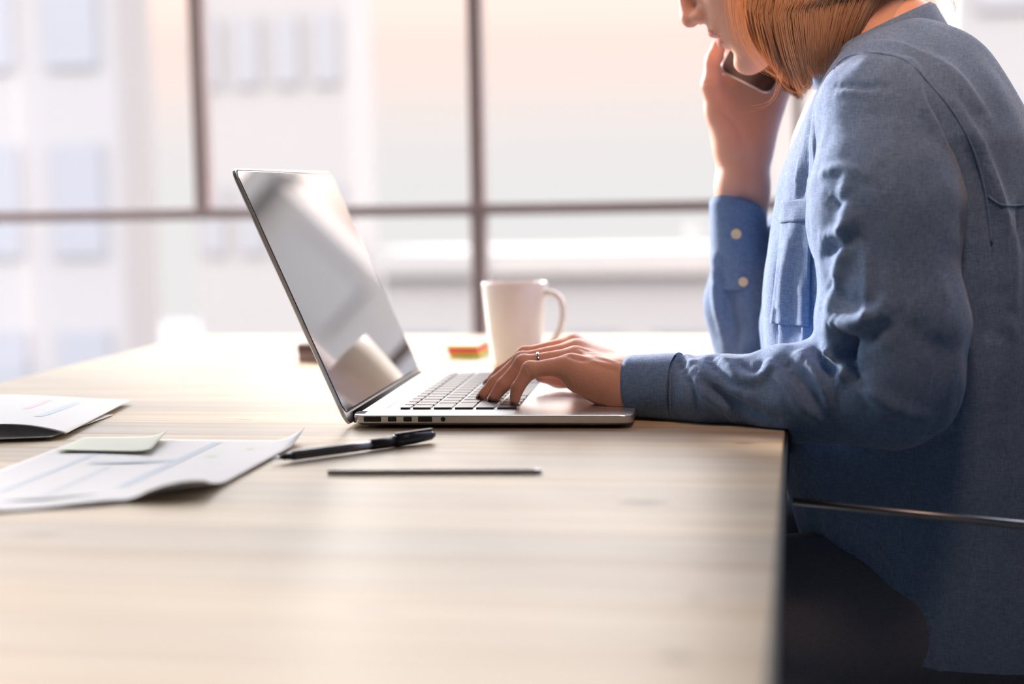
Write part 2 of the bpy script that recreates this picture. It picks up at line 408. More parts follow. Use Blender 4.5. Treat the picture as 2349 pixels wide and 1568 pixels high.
# ------------------------------------------------------------------ outside: street and facades
asph = vary(mat('pavement', rough=.9), (.15, .155, .17), (.18, .185, .20), (.5, .5, .5))
struct(boxo('ground', (-40, 4.2, -4.2), (60, 60, -4), asph))
def facade(name, x0, x1, Y, h, col, label, cols, rows, wcol, wz0=-3.4, zstep=3.2, wh=1.9, depth=1.2):
    e = empty(name, ((x0 + x1) / 2, Y, -4)); cx = (x0 + x1) / 2
    m1 = vary(mat(name + '_plaster', rough=.9), tuple(c * .94 for c in col), col, (.4, .4, .4))
    m2 = mat(name + '_window_glass', wcol, .35, spec=.4)
    boxo('facade_wall', (x0 - cx, 0, 0), (x1 - cx, depth, h + 4), m1, e)
    boxo('cornice', (x0 - cx - .15, -.25, h + 4), (x1 - cx + .15, depth, h + 4.3), m1, e)
    w = (x1 - x0) / cols
    for r in range(rows):
        for c in range(cols):
            a = x0 - cx + w * (c + .2); z = wz0 + 4 + r * zstep
            boxo('facade_window', (a, -.06, z), (a + w * .6, .02, z + wh), m2, e)
    tag(e, label, 'building'); return e
FX = lambda x: float(P(x, 640, 20)[0])
facade('office_building', FX(-800), FX(285), 20, 7.6, (.37, .36, .365), 'tall pale office building seen through the left window panes', 6, 4, (.31, .32, .355), wz0=-2.3, zstep=2.5, wh=1.5)
facade('apartment_house', FX(440), FX(800), 20.2, 5.2, (.385, .365, .355), 'pale apartment house seen above the laptop through the middle panes', 4, 3, (.335, .33, .345), wz0=-2.0, zstep=2.2, wh=.9)
facade('storefront_building', FX(860), FX(1660), 20.4, -.1, (.38, .36, .35), 'low pale building seen between mug and the person', 4, 1, (.17, .21, .26), wz0=-2.3, wh=1.4)
facade('corner_building', FX(2150), FX(3100), 18, 4.4, (.38, .365, .36), 'pale grey building seen behind the back of the person', 4, 3, (.34, .335, .345), wz0=-1.2, zstep=2.0, wh=1.1)

# ------------------------------------------------------------------ table
TX0, TX1, TY0, TY1 = -.900, -.0160, -.15, 2.255
tb = empty('dining_table', ((TX0 + TX1) / 2, 1.05, 0)); tag(tb, 'long pale pine plank table with a dark edge filling the foreground', 'table')
off = np.array(tb.location)
bm = bmesh.new(); box(bm, (TX0, TY0, .7115), (TX1, TY1, .75), .0015, 2)
top = bobj('tabletop', bm, woodm, tb); top.location = -tb.location
boxo('edge_band', np.array((TX1 - .0006, TY0, .708)) - off, np.array((TX1 + .0025, TY1, .7485)) - off, darkm, tb)
for x in (TX0 + .06, TX1 - .14):
    for y in (TY0 + .08, TY1 - .14):
        boxo('leg', np.array((x, y, 0)) - off, np.array((x + .06, y + .06, .7114)) - off, darkm, tb, .004)
boxo('apron', np.array((TX0 + .12, .0, .655)) - off, np.array((TX0 + .15, 2.1, .7114)) - off, darkm, tb)
boxo('apron', np.array((TX1 - .13, .0, .655)) - off, np.array((TX1 - .10, 2.1, .7114)) - off, darkm, tb)

# ------------------------------------------------------------------ laptop (local x hinge->front, y width, z up)
LR = math.radians(3.2); lp0 = T(808, 983)
lap = empty('laptop', (lp0[0], lp0[1], .75), LR); tag(lap, 'open silver laptop with black keys and dark reflecting screen, typed on by the left hand', 'laptop')
LW, LD = .359, .247
bm = bmesh.new(); rprism(bm, 0, LD, 0, LW, 0, 0, .011, round_to=[(.0018, .009), (.0030, .0035), (.0046, .0009), (.0054, 0), (.0112, 0), (.0118, .0004), (.0120, .0012)])
bobj('base', bm, alu, lap)
bm = bmesh.new(); rprism(bm, .004, LD - .004, .004, LW - .004, 0, 0, .010, round_to=[(.0012, .010), (.0026, .004), (.0042, .0005), (.0046, .0006)])
bobj('bottom_cover', bm, darkm, lap)
for x, y in ((.03, .03), (.03, LW - .03), (LD - .03, .03), (LD - .03, LW - .03)):
    V, Fc = lathe([(.007, 0), (.0085, .0004), (.0085, .0016)], 20); obj('rubber_foot', V, Fc, rubber, lap, mw=Matrix.Translation((x, y, 0)))
def port(name, x0, x1, z0, z1, m, r=.0009):
    bm = bmesh.new(); rprism(bm, x0, x1, z0, z1, 0, .003, r, 4)
    o = bobj(name, bm, m, lap); o.rotation_euler = (math.pi / 2, 0, 0); o.location = (0, .0027, 0); return o
pm = port('power_port', .0105, .0262, .0062, .0108, portm); pm.location.y = .0028
pin = port('port_contacts', .0130, .0237, .0073, .0098, steel); pin.location.y = .00295
port('display_port', .0322, .0398, .0064, .0107, portm); port('display_port', .0460, .0536, .0064, .0107, portm)
port('usb_port', .0590, .0716, .0062, .0108, portm, .0004)
port('headphone_jack', .0792, .0834, .0064, .0106, portm, .0020)
# keyboard well and keys: 6 rows from hinge to front
kx = [.0355, .0468, .0660, .0852, .1044, .1236]; kd = [.0090, .0165, .0165, .0165, .0165, .0178]
ky0, ky1 = .0390, .3200; span = ky1 - ky0; u = span / 14.6
rows = [[1.0] * 13 + [1.0], [1] * 13 + [1.6], [1.6] + [1] * 13, [1.85] + [1] * 11 + [1.75], [2.35] + [1] * 10 + [2.25], [1, 1, 1, 1.3, 5.3, 1.3, 1, 1, .85, .85]]
boxo('keyboard_well', (kx[0] - .0012, ky0 - .0012, .0118), (.1428, ky1 + .0012, .01215), mat('well_aluminium', (.60, .61, .63), .35, .8), lap)
gap = .0027
nkey = 0
for ri, rw in enumerate(rows):
    tot = sum(rw); y = ky0
    for kw in rw:
        w = span * kw / tot
        bm = bmesh.new(); rprism(bm, 0, kd[ri], 0, w - gap, 0, 0, .0015, 3, round_to=[(0, 0), (.0011, 0), (.0014, .0003)])
        k = bobj('key', bm, keym, lap); k.location = (kx[ri], y, .0122); y += w; nkey += 1
bm = bmesh.new(); rprism(bm, .156, .232, .127, .232, 0, 0, .003, 4, round_to=[(.0118, 0), (.01215, 0)])
bobj('trackpad', bm, mat('trackpad_glass', (.60, .61, .63), .22, .6), lap)
for y0, y1 in ((.006, .030), (.329, .353)):
    boxo('speaker_grille', (.036, y0, .0118), (.142, y1, .01212), mat('grille_metal', (.50, .50, .50), .5, .7), lap)
boxo('hinge_groove', (.0215, .045, .0114), (.0228, LW - .045, .01207), portm, lap)
V, Fc = tubev([(-.0008, .028, .0078), (-.0008, LW - .028, .0078)], .0058, 20); obj('hinge', V, Fc, rubber, lap, True)
boxo('hinge_notch', (-.001, .0085, .0040), (.010, .028, .0122), rubber, lap, .0012)
# lid: local frame rotated about the hinge
TILT = math.radians(23.3); lid = empty('lid', (-.0045, 0, .0040)); lid.parent = lap; lid.rotation_euler = (0, -TILT, 0)
# lid local: z up along the lid, y width, x thickness (+x faces the keyboard)
def lidpart(name, x0, x1, y0, y1, z0, z1, r, m, par=None, lev=None):
    bm = bmesh.new(); rprism(bm, z0, z1, y0, y1, x0, x1, r, 8, round_to=lev)
    bmesh.ops.transform(bm, matrix=Matrix(((0, 0, 1, 0), (0, 1, 0, 0), (1, 0, 0, 0), (0, 0, 0, 1))), verts=bm.verts)
    bmesh.ops.reverse_faces(bm, faces=bm.faces)
    return bobj(name, bm, m, par or lid)
bpy.data.objects.remove(lid)
shell = lidpart('lid', 0, 0, 0, LW, 0, .2465, .010, alu, lap, [(-.0022, .004), (-.0016, .0012), (-.0006, 0), (.0018, 0), (.0022, .0005)])
shell.location = (-.0045, 0, .0030); shell.rotation_euler = (0, -TILT, 0)
lidpart('gasket', 0, 0, .0010, LW - .0010, .010, .2450, .009, rubber, shell, [(.0018, 0), (.00235, 0)])
lidpart('screen', 0, 0, .0024, LW - .0024, .0115, .2438, .008, glassblk, shell, [(.0020, 0), (.0027, 0), (.0029, .0004)])

# ------------------------------------------------------------------ mug
mp = P(1183, 800, 1.86); mug = empty('mug', (mp[0], mp[1], .75)); mug['label'] = 'white ceramic mug standing behind the laptop beside the sticky notes'; mug['category'] = 'mug'
H = .0985
prof = [(.001, 0), (.0265, 0), (.0285, .0015), (.0305, .012), (.0345, .045), (.0375, .075), (.0395, H - .001), (.0392, H), (.0380, H), (.0372, H - .002), (.0350, .075), (.0315, .045), (.0270, .010), (.0250, .006), (.001, .005)]
V, Fc = lathe(prof, 64); obj('cup', V, Fc, ceramic, mug, True)
hp = spline([(.034, 0, .084), (.047, 0, .0860), (.0585, 0, .078), (.0615, 0, .060), (.056, 0, .040), (.046, 0, .028), (.030, 0, .020)], 28)
V, Fc = tubev(hp, .0036, 14); V = [(v[0], v[1] * 1.7, v[2]) for v in V]; obj('handle', V, Fc, ceramic, mug, True)
mug.rotation_euler.z = math.radians(-12)

# ------------------------------------------------------------------ sticky notes
c = T(1029, 820); ne = empty('sticky_note_stack', (c[0], c[1], .75), math.radians(1)); tag(ne, 'stack of coloured sticky notes in front of the white mug', 'sticky notes')
z = 0
for m, h, dx in ((grn, .0034, .0015), (org, .0028, .0006), (red, .0058, -.0010), (yel, .0022, -.0020)):
    boxo('note_pad', (dx, 0, z), (dx + .0385 + .0, .075, z + h), m, ne, .0002, 1); z += h
boxo('note_pad', (-.003, .001, z), (.0365, .078, z + .0016), crm, ne, .0002, 1)
# small box behind the laptop
c = T(684, 829); bx_ = empty('card_box', (c[0], c[1], .75), math.radians(2)); tag(bx_, 'small brown-grey box on the table behind the laptop screen', 'box')
cb1 = mat('box_card', (.42, .33, .34), .6); cb2 = mat('box_lid_card', (.16, .11, .12), .6)
boxo('tray', (0, 0, 0), (.055, .03, .0135), cb1, bx_, .0008); boxo('box_lid', (-.0008, -.0008, .0112), (.0558, .0308, .0215), cb2, bx_, .0012)

# ------------------------------------------------------------------ pen
a = T(624, 1052, .7545); b = T(996, 996, .7562); d = b - a; L = np.linalg.norm(d); ang = math.atan2(d[1], d[0])
pen = empty('ballpoint_pen', (a[0], a[1], .75), ang); tag(pen, 'black capped ballpoint pen lying on the table before the laptop', 'pen')
def ptube(name, x0, x1, r0, r1, m, n=20, z=.0048, par=None):
    V, Fc = tubev([(x0, 0, z), (x0 + (x1 - x0) * .5, 0, z), (x1, 0, z)], [r0, (r0 + r1) / 2, r1], n); return obj(name, V, Fc, m, par or pen, True)
ptube('tip', 0, .006, .0006, .0014, steel); ptube('tip_cone', .006, .018, .0014, .0036, pendark)
ptube('barrel', .018, L - .040, .0042, .0042, penclear, 6); ptube('ink_tube', .010, L - .045, .0026, .0026, inkm)
ptube('grip_collar', L - .064, L - .038, .0044, .0046, inkm)
V, Fc = tubev([(L - .040, 0, .0052), (L - .0395, 0, .0052), (L - .02, 0, .0056), (L - .004, 0, .0060), (L, 0, .0062)], [.0040, .0052, .0050, .0040, .0022], 20); obj('cap', V, Fc, pendark, pen, True)
boxo('clip', (L - .040, -.0016, .0098), (L - .002, .0016, .0118), pendark, pen, .0007)
# flat metal ruler/stylus
a = T(752, 1088); b = T(1243, 1086); d = b - a; L = np.linalg.norm(d); ang = math.atan2(d[1], d[0])
ru = empty('pencil', (a[0], a[1], .75), ang); tag(ru, 'thin grey pencil lying alone on bare wood nearest the camera', 'pencil')
greyp = mat('grey_lacquer', (.74, .75, .78), .4, 0, spec=.6)
V, Fc = tubev([(0, 0, .0018), (.08, 0, .0018), (L - .006, 0, .0018)], .0020, 6); obj('shaft', V, Fc, greyp, ru)
V, Fc = tubev([(L - .006, 0, .0018), (L, 0, .0018)], [.0019, .0015], 12); obj('end_cap', V, Fc, steel, ru)

# ------------------------------------------------------------------ papers
def sheet(name, corners, label, lift, n=24, z0=.7503, th=.00035):
    """corners a(near left) b(near right) c(far right) d(far left), xy; lift(u,v)->height"""
    a, b, c, d = [np.array(q[:2]) for q in corners]; e = empty(name, (a[0], a[1], .75)); V = []; Fc = []
    for s in (0, 1):
        for i in range(n + 1):
            for j in range(n + 1):
                u, v = i / n, j / n; q = (a * (1 - u) + b * u) * (1 - v) + (d * (1 - u) + c * u) * v
                V.append((q[0] - a[0], q[1] - a[1], z0 - .75 + lift(u, v) + s * th))
    k = n + 1; q = k * k
    for i in range(n):
        for j in range(n):
            A = i * k + j; Fc.append((A, A + 1, A + k + 1, A + k)); Fc.append((q + A, q + A + k, q + A + k + 1, q + A + 1))
    for i in range(n):
        for (A, B) in ((i * k, (i + 1) * k), ((i + 1) * k + n, i * k + n), (i + 1, i), (n * k + i, n * k + i + 1)): Fc.append((A, B, q + B, q + A))
    o = obj('page', V, Fc, paper, e, True); tag(e, label, 'paper')
    def mark(nm, u0, u1, v0, v1, m, sk=0):
        VV = []; FF = []; nn = 12
        for i in range(nn + 1):
            for j in (0, 1):
                v = v0 + (v1 - v0) * i / nn; uu = (u0 if j == 0 else u1) + sk * i / nn; p = (a * (1 - uu) + b * uu) * (1 - v) + (d * (1 - uu) + c * uu) * v
                VV.append((p[0] - a[0], p[1] - a[1], z0 - .75 + lift(uu, v) + th + .0002))
        for i in range(nn): FF.append((2 * i, 2 * i + 1, 2 * i + 3, 2 * i + 2))
        obj(nm, VV, FF, m, e, True)
    return e, mark
lift1 = lambda u, v: .011 * max(0, 1 - ((u - .93) / .16) ** 2) * max(0, 1 - v / .22) ** 2 + .010 * max(0, (u - .86) / .14) ** 2 * max(0, (v - .82) / .18) ** 1.5 + .0015 * max(0, (u - .9) / .1) + .0016 * math.sin(u * 7) ** 2 * (1 - v)
e1, mk = sheet('printed_sheet', (T(-330, 1205), T(470, 1140), T(700, 1012), T(190, 1006)), 'large white printed sheet with a curled corner beside the pen', lift1)
mk('chart_bar', .62, .66, .22, .95, ink_b); mk('chart_bar', .40, .43, .15, .55, ink_k); mk('chart_bar', .22, .25, .25, .8, ink_b); mk('chart_line', .30, .62, .60, .64, ink_b); mk('chart_line', .1, .6, .13, .16, ink_k)
mk('chart_mark', .72, .76, .66, .70, ink_g); mk('chart_mark', .82, .85, .8, .84, ink_g)
lift2 = lambda u, v: .0030 + .016 * max(0, 1 - ((u - .80) / .5) ** 2) * max(0, 1 - v / .5) ** 2 * (1 if u < .8 else max(0, 1 - (u - .8) / .2))
e2, mk = sheet('printed_sheet', (T(-330, 1012, .752), T(150, 1000, .752), T(300, 922, .752), T(-60, 912, .752)), 'white printed sheet with raised near edge at the left border of the table', lambda u, v: .004 + .009 * (1 - v) ** 2 * (1 - max(0, (u - .72) / .28) ** 2) + .001 * math.sin(5 * u), z0=.7508)
mk('chart_bar', .70, .75, .35, .88, ink_b); mk('chart_bar', .52, .56, .6, .9, ink_r)
e3, mk = sheet('printed_sheet', (T(-330, 1025, .7512), T(118, 1007, .7512), T(260, 950, .7512), T(-60, 945, .7512)), 'lower white sheet lying under the raised sheet at left', lambda u, v: .0022 * (1 - v), z0=.7507)
nt_ = sheet('memo_note', (T(130, 1036, .7515), T(345, 1040, .7515), T(385, 1004, .7515), T(190, 1006, .7515)), 'pale green sticky memo on the printed sheet', lambda u, v: .0022 + .004 * max(0, (u - .75) / .25) ** 2 * (.4 + v), n=12)[0]
nt_.children[0].data.materials[0] = plain('memo_green', (.78, .82, .68))

# ------------------------------------------------------------------ the person
person = empty('person', (.13, 1.58, 0)); tag(person, 'person with reddish bob hair in a blue shirt, phoning and typing at the table', 'person')
PO = np.array(person.location)
def pobj(name, V, Fc, m, parent=None, smooth=True):
    par = parent or person
    o = obj(name, np.array(V) - PO if True else V, Fc, m, par, smooth)
    return o
# --- near (left) hand on the keyboard
def chain(Q, pts, k=.004):
    d = None
    for (a, ra), (b, rb) in zip(pts, pts[1:]):
        c = s_cone(Q, a, b, ra, rb); d = c if d is None else smin(d, c, k)
    return d
mcp = [P(1312, 789, 1.498), P(1318, 802, 1.476), P(1318, 817, 1.450), P(1308, 834, 1.424)]
wr = P(1455, 884, 1.440)
fingers = [
 [(P(1312, 791, 1.498), .0092), (P(1204, 813, 1.497), .0072), (P(1150, 852, 1.494), .0061), (P(1124, 874, 1.490), .0049)],
 [(P(1318, 804, 1.476), .0094), (P(1196, 826, 1.468), .0074), (P(1135, 878, 1.456), .0062), (P(1108, 906, 1.449), .0052)],
 [(P(1318, 820, 1.450), .0094), (P(1200, 834, 1.442), .0078), (P(1155, 882, 1.434), .0065), (P(1133, 911, 1.429), .0054)],
 [(P(1308, 838, 1.424), .0096), (P(1216, 848, 1.415), .0071), (P(1187, 889, 1.410), .0058), (P(1180, 919, 1.407), .0048)]]
def hand_near(Q):
    d = None
    for f in fingers:
        c = chain(Q, f, .003)
        kn = s_cone(Q, f[1][0], f[1][0] + (0, 0, .0001), f[1][1] * 1.06, f[1][1] * 1.06); c = smin(c, kn, .004)
        d = c if d is None else smin(d, c, .0025)
    palm = None
    for f, y in zip(fingers, (.018, .006, -.007, -.017)):
        w = wr + np.array([0, y, .006]); c = s_cone(Q, f[0][0] + np.array([.002, 0, -.002]), w, .0112, .0135); palm = c if palm is None else smin(palm, c, .012)
        c2 = s_cone(Q, f[0][0] + np.array([.006, 0, -.010]), w + np.array([0, 0, -.016]), .010, .016); palm = smin(palm, c2, .012)
    palm = smin(palm, s_cone(Q, P(1340, 866, 1.424), P(1425, 898, 1.424), .0135, .0165), .014)       # outer edge of the palm
    palm = smin(palm, s_cone(Q, P(1345, 850, 1.495), P(1425, 885, 1.470), .013, .018), .014)        # ball of the thumb
    d = smin(d, palm, .008)
    th = chain(Q, [(P(1400, 868, 1.49), .015), (P(1335, 866, 1.515), .0115), (P(1282, 866, 1.515), .0092), (P(1243, 860, 1.508), .0075)], .006)
    d = smin(d, th, .007)
    fore = s_cone(Q, wr + np.array([-.004, 0, -.001]), P(1600, 888, 1.425), .0232, .027)
    return smin(d, fore, .02)
lo = np.min([f[3][0] for f in fingers], 0) - .02; hi = P(1600, 800, 1.55)
V1, F1 = surf(hand_near, (lo[0], 1.385, .745), (float(P(1570, 880, 1.42)[0]), 1.55, .86), .00135)
V1 = relax(V1, F1, 3, .4)
V1 = V1 + normals(V1, F1) * fnoise(V1, (90, 90, 90), .0003)[:, None]
# tendons and knuckle hollows on the back of the hand
V1 = creases(V1, F1, [([(1330, 806), (1380, 822), (1420, 836)], .0011, .003), ([(1345, 824), (1390, 836), (1432, 846)], .0010, .003),
    ([(1322, 820), (1350, 826)], -.0016, .0035), ([(1330, 800), (1360, 806)], -.0010, .003), ([(1300, 815), (1320, 822)], -.0012, .003),
    ([(1208, 842), (1212, 848), (1216, 856)], -.0004, .0012), ([(1430, 838), (1436, 856), (1438, 876)], -.0006, .002)])
# --- head (local frame: forward, side, up)
th = math.radians(27); f_ = np.array([-math.cos(th), 0, -math.sin(th)]); u_ = np.array([-math.sin(th), 0, math.cos(th)]); s_ = np.array([0, 1., 0])
nose = P(1567, 47, 1.58); HO = nose - .112 * f_ + .030 * u_
R3 = np.array([f_, s_, u_])           # rows
def hw(x, y, z): return HO + x * f_ + y * s_ + z * u_
neck0 = hw(-.03, 0, -.05); neck1 = P(2045, 190, 1.58)
def head(Q):
    q = (Q - HO) @ R3.T; q[..., 1] = np.abs(q[..., 1])
    d = s_ell(q, (-.008, 0, .045), (.093, .074, .083))
    d = smin(d, s_ell(q, (.034, 0, -.012), (.058, .060, .082)), .03)
    d = smin(d, s_cone(q, (.000, .050, -.045), (.060, .014, -.086), .020, .016), .025)
    d = smin(d, s_ell(q, (.058, 0, -.060), (.032, .034, .040)), .02)
    d = smin(d, s_ell(q, (.0725, 0, -.0945), (.0165, .018, .0150)), .010)            # chin
    d = smin(d, s_cone(q, (.088, 0, .028), (.104, 0, -.029), .0065, .0088), .010)     # nose bridge to tip
    d = smin(d, s_ell(q, (.1050, 0, -.0320), (.0088, .0098, .0085)), .006)
    d = smin(d, s_ell(q, (.0925, .0120, -.0345), (.0115, .0062, .0075)), .005)       # wings
    d = smax(d, -s_ell(q, (.0960, .0062, -.0415), (.0062, .0034, .0030)), .002)      # nostrils
    d = smin(d, s_ell(q, (.0810, 0, -.0470), (.0100, .022, .0120)), .010)
    d = smin(d, s_ell(q, (.0895, .005, -.0545), (.0078, .017, .0050)), .004)         # upper lip
    d = smin(d, s_ell(q, (.0865, .003, -.0675), (.0078, .017, .0062)), .004)         # lower lip
    d = smax(d, -s_ell(q, (.0965, 0, -.0608), (.0085, .024, .0012)), .002)           # mouth line
    d = smax(d, -s_ell(q, (.0930, 0, -.0805), (.0085, .022, .0050)), .010)           # fold under the lip
    d = smax(d, -s_ell(q, (.096, .032, .010), (.018, .020, .013)), .014)             # eye sockets
    d = smin(d, s_ell(q, (.070, .031, .008), (.0125, .0135, .0115)), .004)           # lids, looking down
    d = smin(d, s_ell(q, (.080, .030, .026), (.012, .022, .006)), .008)              # brows
    d = smin(d, s_ell(q, (-.012, .068, -.002), (.017, .007, .029)), .006)            # ears
    d = smin(d, s_cone(Q, neck0, neck1, .052, .056), .03)
    return d
V2, F2 = surf(head, HO - (.16, .11, .24), HO + (.26, .11, .17), .0030)
V2 = relax(V2, F2, 1, .4)
# --- far (right) hand, forearm
FY = 1.70
PR = lambda x, y, dy=0: P(x, y, FY + dy)
def hand_far(Q):
    d = s_cone(Q, PR(1708, 700, .018), PR(1703, 430), .027, .0248)
    d = smin(d, s_cone(Q, PR(1703, 430), PR(1706, 345), .0245, .0265), .02)
    for x0, x1 in ((1690, 1668), (1705, 1705), (1722, 1745), (1740, 1778)):
        d = smin(d, s_cone(Q, PR(x0 - 8, 345), PR(x1, 205, .004), .0165, .0165), .014)
    d = smin(d, s_cone(Q, PR(1680, 325, -.008), PR(1652, 255, -.008), .018, .0155), .014)
    d = smin(d, chain(Q, [(PR(1652, 262, -.008), .0145), (PR(1633, 196, -.014), .0108), (PR(1638, 140, -.014), .0092), (PR(1648, 108, -.012), .0080)], .005), .006)
    for x, dx, t in ((1672, 10, -60), (1712, 14, -85), (1752, 20, -75), (1792, 16, -20)):
        d = smin(d, chain(Q, [(PR(x, 200, .006), .0100), (PR(x + dx, 100, .012), .0088), (PR(x + dx + 14, t + 50, .004), .0078), (PR(x + dx + 22, t, -.010), .0068)], .004), .005)
    return d
V3, F3 = surf(hand_far, PR(1560, 560, 0) - (0, .06, 0), np.array([*PR(1900, -160, 0)[:2], PR(1900, -160, 0)[2]]) + (0, .08, 0), .0022)
V3 = relax(V3, F3, 2, .4)
V3 = creases(V3, F3, [([(1612, 192), (1630, 188), (1645, 186)], -.0010, .0016), ([(1612, 208), (1630, 206)], -.0010, .0014), ([(1616, 232), (1640, 226)], -.0009, .0016), ([(1650, 250), (1690, 290), (1700, 330)], -.0012, .003)])
# --- hidden trunk and arms joining head and hands, one skin
sh_n = P(2025, 275, 1.45); el_n = P(2070, 880, 1.375); sh_f = P(2025, 275, 1.71); el_f = PR(1722, 800, .03)
def trunk(Q):
    d = s_cone(Q, neck1 + (0, 0, .03), P(2060, 300, 1.58), .055, .085)
    d = smin(d, s_cone(Q, sh_n, sh_f, .034, .034), .05)
    d = smin(d, s_cone(Q, P(2070, 420, 1.58), P(2130, 1150, 1.58), .10, .11), .06)
    d = smin(d, s_cone(Q, sh_n, el_n, .034, .028), .03); d = smin(d, s_cone(Q, el_n + np.array([0, 0, .006]), P(1560, 886, 1.425), .028, .022), .02)
    d = smin(d, s_cone(Q, sh_f, el_f, .034, .028), .03); d = smin(d, s_cone(Q, el_f + np.array([0, 0, .004]), PR(1704, 480), .027, .0235), .02)
    return d
V4, F4 = surf(trunk, (-.22, 1.32, .60), (.33, 1.82, 1.14), .007)
allV = np.concatenate([V1, V2, V3, V4]); o1 = len(V1); o2 = o1 + len(V2); o3 = o2 + len(V3)
allF = np.concatenate([F1, F2 + o1, F3 + o2, F4 + o3])
body = pobj('body', allV, allF, skin)
body.data.materials.append(lipm)
lipc = (V2 - HO) @ R3.T
isl = (np.abs(lipc[:, 1]) < .021) & (lipc[:, 0] > .080) & (lipc[:, 2] < -.0495 + .0 * lipc[:, 0]) & (lipc[:, 2] > -.0725)
lipset = set((np.nonzero(isl)[0] + o1).tolist())
for p in body.data.polygons:
    if all(v in lipset for v in p.vertices): p.material_index = 1
# nails of the typing hand
for f, r in zip(fingers, (.0050, .0052, .0052, .0046)):
    a, b = f[2][0], f[3][0]; d = (b - a) / np.linalg.norm(b - a); s = np.cross(d, (0, 1, 0)); s /= np.linalg.norm(s)
    if s[0] > 0: s = -s
    V, Fc = [], []
    c = b + s * f[3][1] * .76 + d * .001
    for i in range(9):
        for j in range(9):
            u, v = (i / 8 - .5), (j / 8 - .5)
            p = c + d * u * .011 + np.array([0, 1, 0]) * v * r * 1.7 * (1 - .5 * max(0, u) * 1.2) - s * (v * v * r * 1.5 + max(0, u) ** 2 * .006)
            V.append(p + s * .0008)
    for i in range(8):
        for j in range(8): A = i * 9 + j; Fc.append((A, A + 1, A + 10, A + 9))
    o = pobj('fingernail', V, Fc, nailm); md = o.modifiers.new('s', 'SOLIDIFY'); md.thickness = .0006; md.offset = 0
# wedding ring
ra = fingers[2][0][0]; rb = fingers[2][1][0]; rc = ra + (rb - ra) * .70; ax = (rb - ra) / np.linalg.norm(rb - ra)
e_1 = nz(np.cross(ax, (0, 0, 1))); e_2 = np.cross(ax, e_1); V = []; Fc = []
for i in range(40):
    a = 2 * math.pi * i / 40
    for j in range(8):
        t = 2 * math.pi * j / 8; r = .0087 + .0006 * math.cos(t)
        V.append(rc + r * (math.cos(a) * e_1 + math.sin(a) * e_2) + ax * .0014 * math.sin(t))
for i in range(40):
    for j in range(8): Fc.append((i * 8 + j, i * 8 + (j + 1) % 8, ((i + 1) % 40) * 8 + (j + 1) % 8, ((i + 1) % 40) * 8 + j))
pobj('ring', V, Fc, mat('ring_gold', (.75, .70, .62), .15, 1))
person.children  # keep

# --- shirt torso
lev = [(2085, 245, .066, .06), (2085, 330, .091, .085), (2080, 420, .107, .066), (2096, 560, .128, .046), (2104, 700, .142, .032), (2125, 880, .146, .030), (2165, 1080, .140, .035), (2215, 1330, .140, .04), (2250, 1480, .14, .05)]
LV = [(P(x, y, 1.58), r, w) for x, y, r, w in lev]
def torso(Q, off=0):
    d = None
    for (a, ra, wa), (b, rb, wb) in zip(LV, LV[1:]):
        ab = b - a; t = np.clip(((Q[..., 0] - a[0]) * ab[0] + (Q[..., 2] - a[2]) * ab[2]) / (ab[0] ** 2 + ab[2] ** 2), 0, 1)
        w = wa + t * (wb - wa); dy = np.maximum(np.abs(Q[..., 1] - 1.58) - w, 0)
        c = np.sqrt((Q[..., 0] - a[0] - t * ab[0]) ** 2 + (Q[..., 2] - a[2] - t * ab[2]) ** 2 + dy ** 2) - (ra + t * (rb - ra))
        d = c if d is None else smin(d, c, .03)
    d = smin(d, s_cone(Q, P(2085, 205, 1.50), P(2022, 262, 1.425), .046, .047), .05)
    d = smin(d, s_cone(Q, P(2085, 205, 1.66), P(2022, 262, 1.735), .046, .047), .05)
    d = smin(d, s_cone(Q, P(2075, 165, 1.58), P(2100, 275, 1.58), .035, .082), .04)
    # neck opening
    d = smax(d, -s_cone(Q, P(1985, -40, 1.58), P(2048, 150, 1.58), .055, .050), .01)
    return d
V5, F5 = surf(torso, (-.14, 1.34, .53), (.36, 1.84, 1.145), .0042)
V5 = relax(V5, F5, 2, .4); nn = normals(V5, F5)
V5 = V5 + nn * (fnoise(V5, (9, 9, 5), .005) + fnoise(V5, (34, 34, 10), .0024, 3.))[:, None]
V5 = creases(V5, F5, [
  ([(2185, 235), (2245, 330), (2278, 430), (2296, 540), (2300, 740)], .0040, .006), ([(2215, 330), (2250, 420), (2268, 560), (2272, 760)], -.004, .007),
  ([(2262, 380), (2285, 450), (2305, 520)], .004, .006), ([(2315, 470), (2325, 600), (2320, 760)], .003, .008), ([(2335, 480), (2345, 560)], -.003, .006),
  ([(1990, 100), (2080, 110), (2150, 150), (2230, 240)], .0022, .005), ([(2130, 125), (2210, 190), (2270, 280)], .0025, .006),
  ([(1880, 215), (1872, 330), (1858, 440)], .003, .005), ([(1862, 250), (1850, 340), (1842, 440)], -.003, .004), ([(1850, 240), (1838, 350), (1826, 450)], .002, .003),
  ([(1835, 500), (1812, 600), (1800, 740), (1790, 815)], .0045, .009), ([(1790, 560), (1785, 680), (1785, 800)], -.003, .006), ([(1845, 640), (1850, 740), (1842, 815)], .003, .005),
  ([(2300, 760), (2280, 900), (2290, 1000)], .003, .010)])
shirt = pobj('shirt', V5, F5, shirtm)
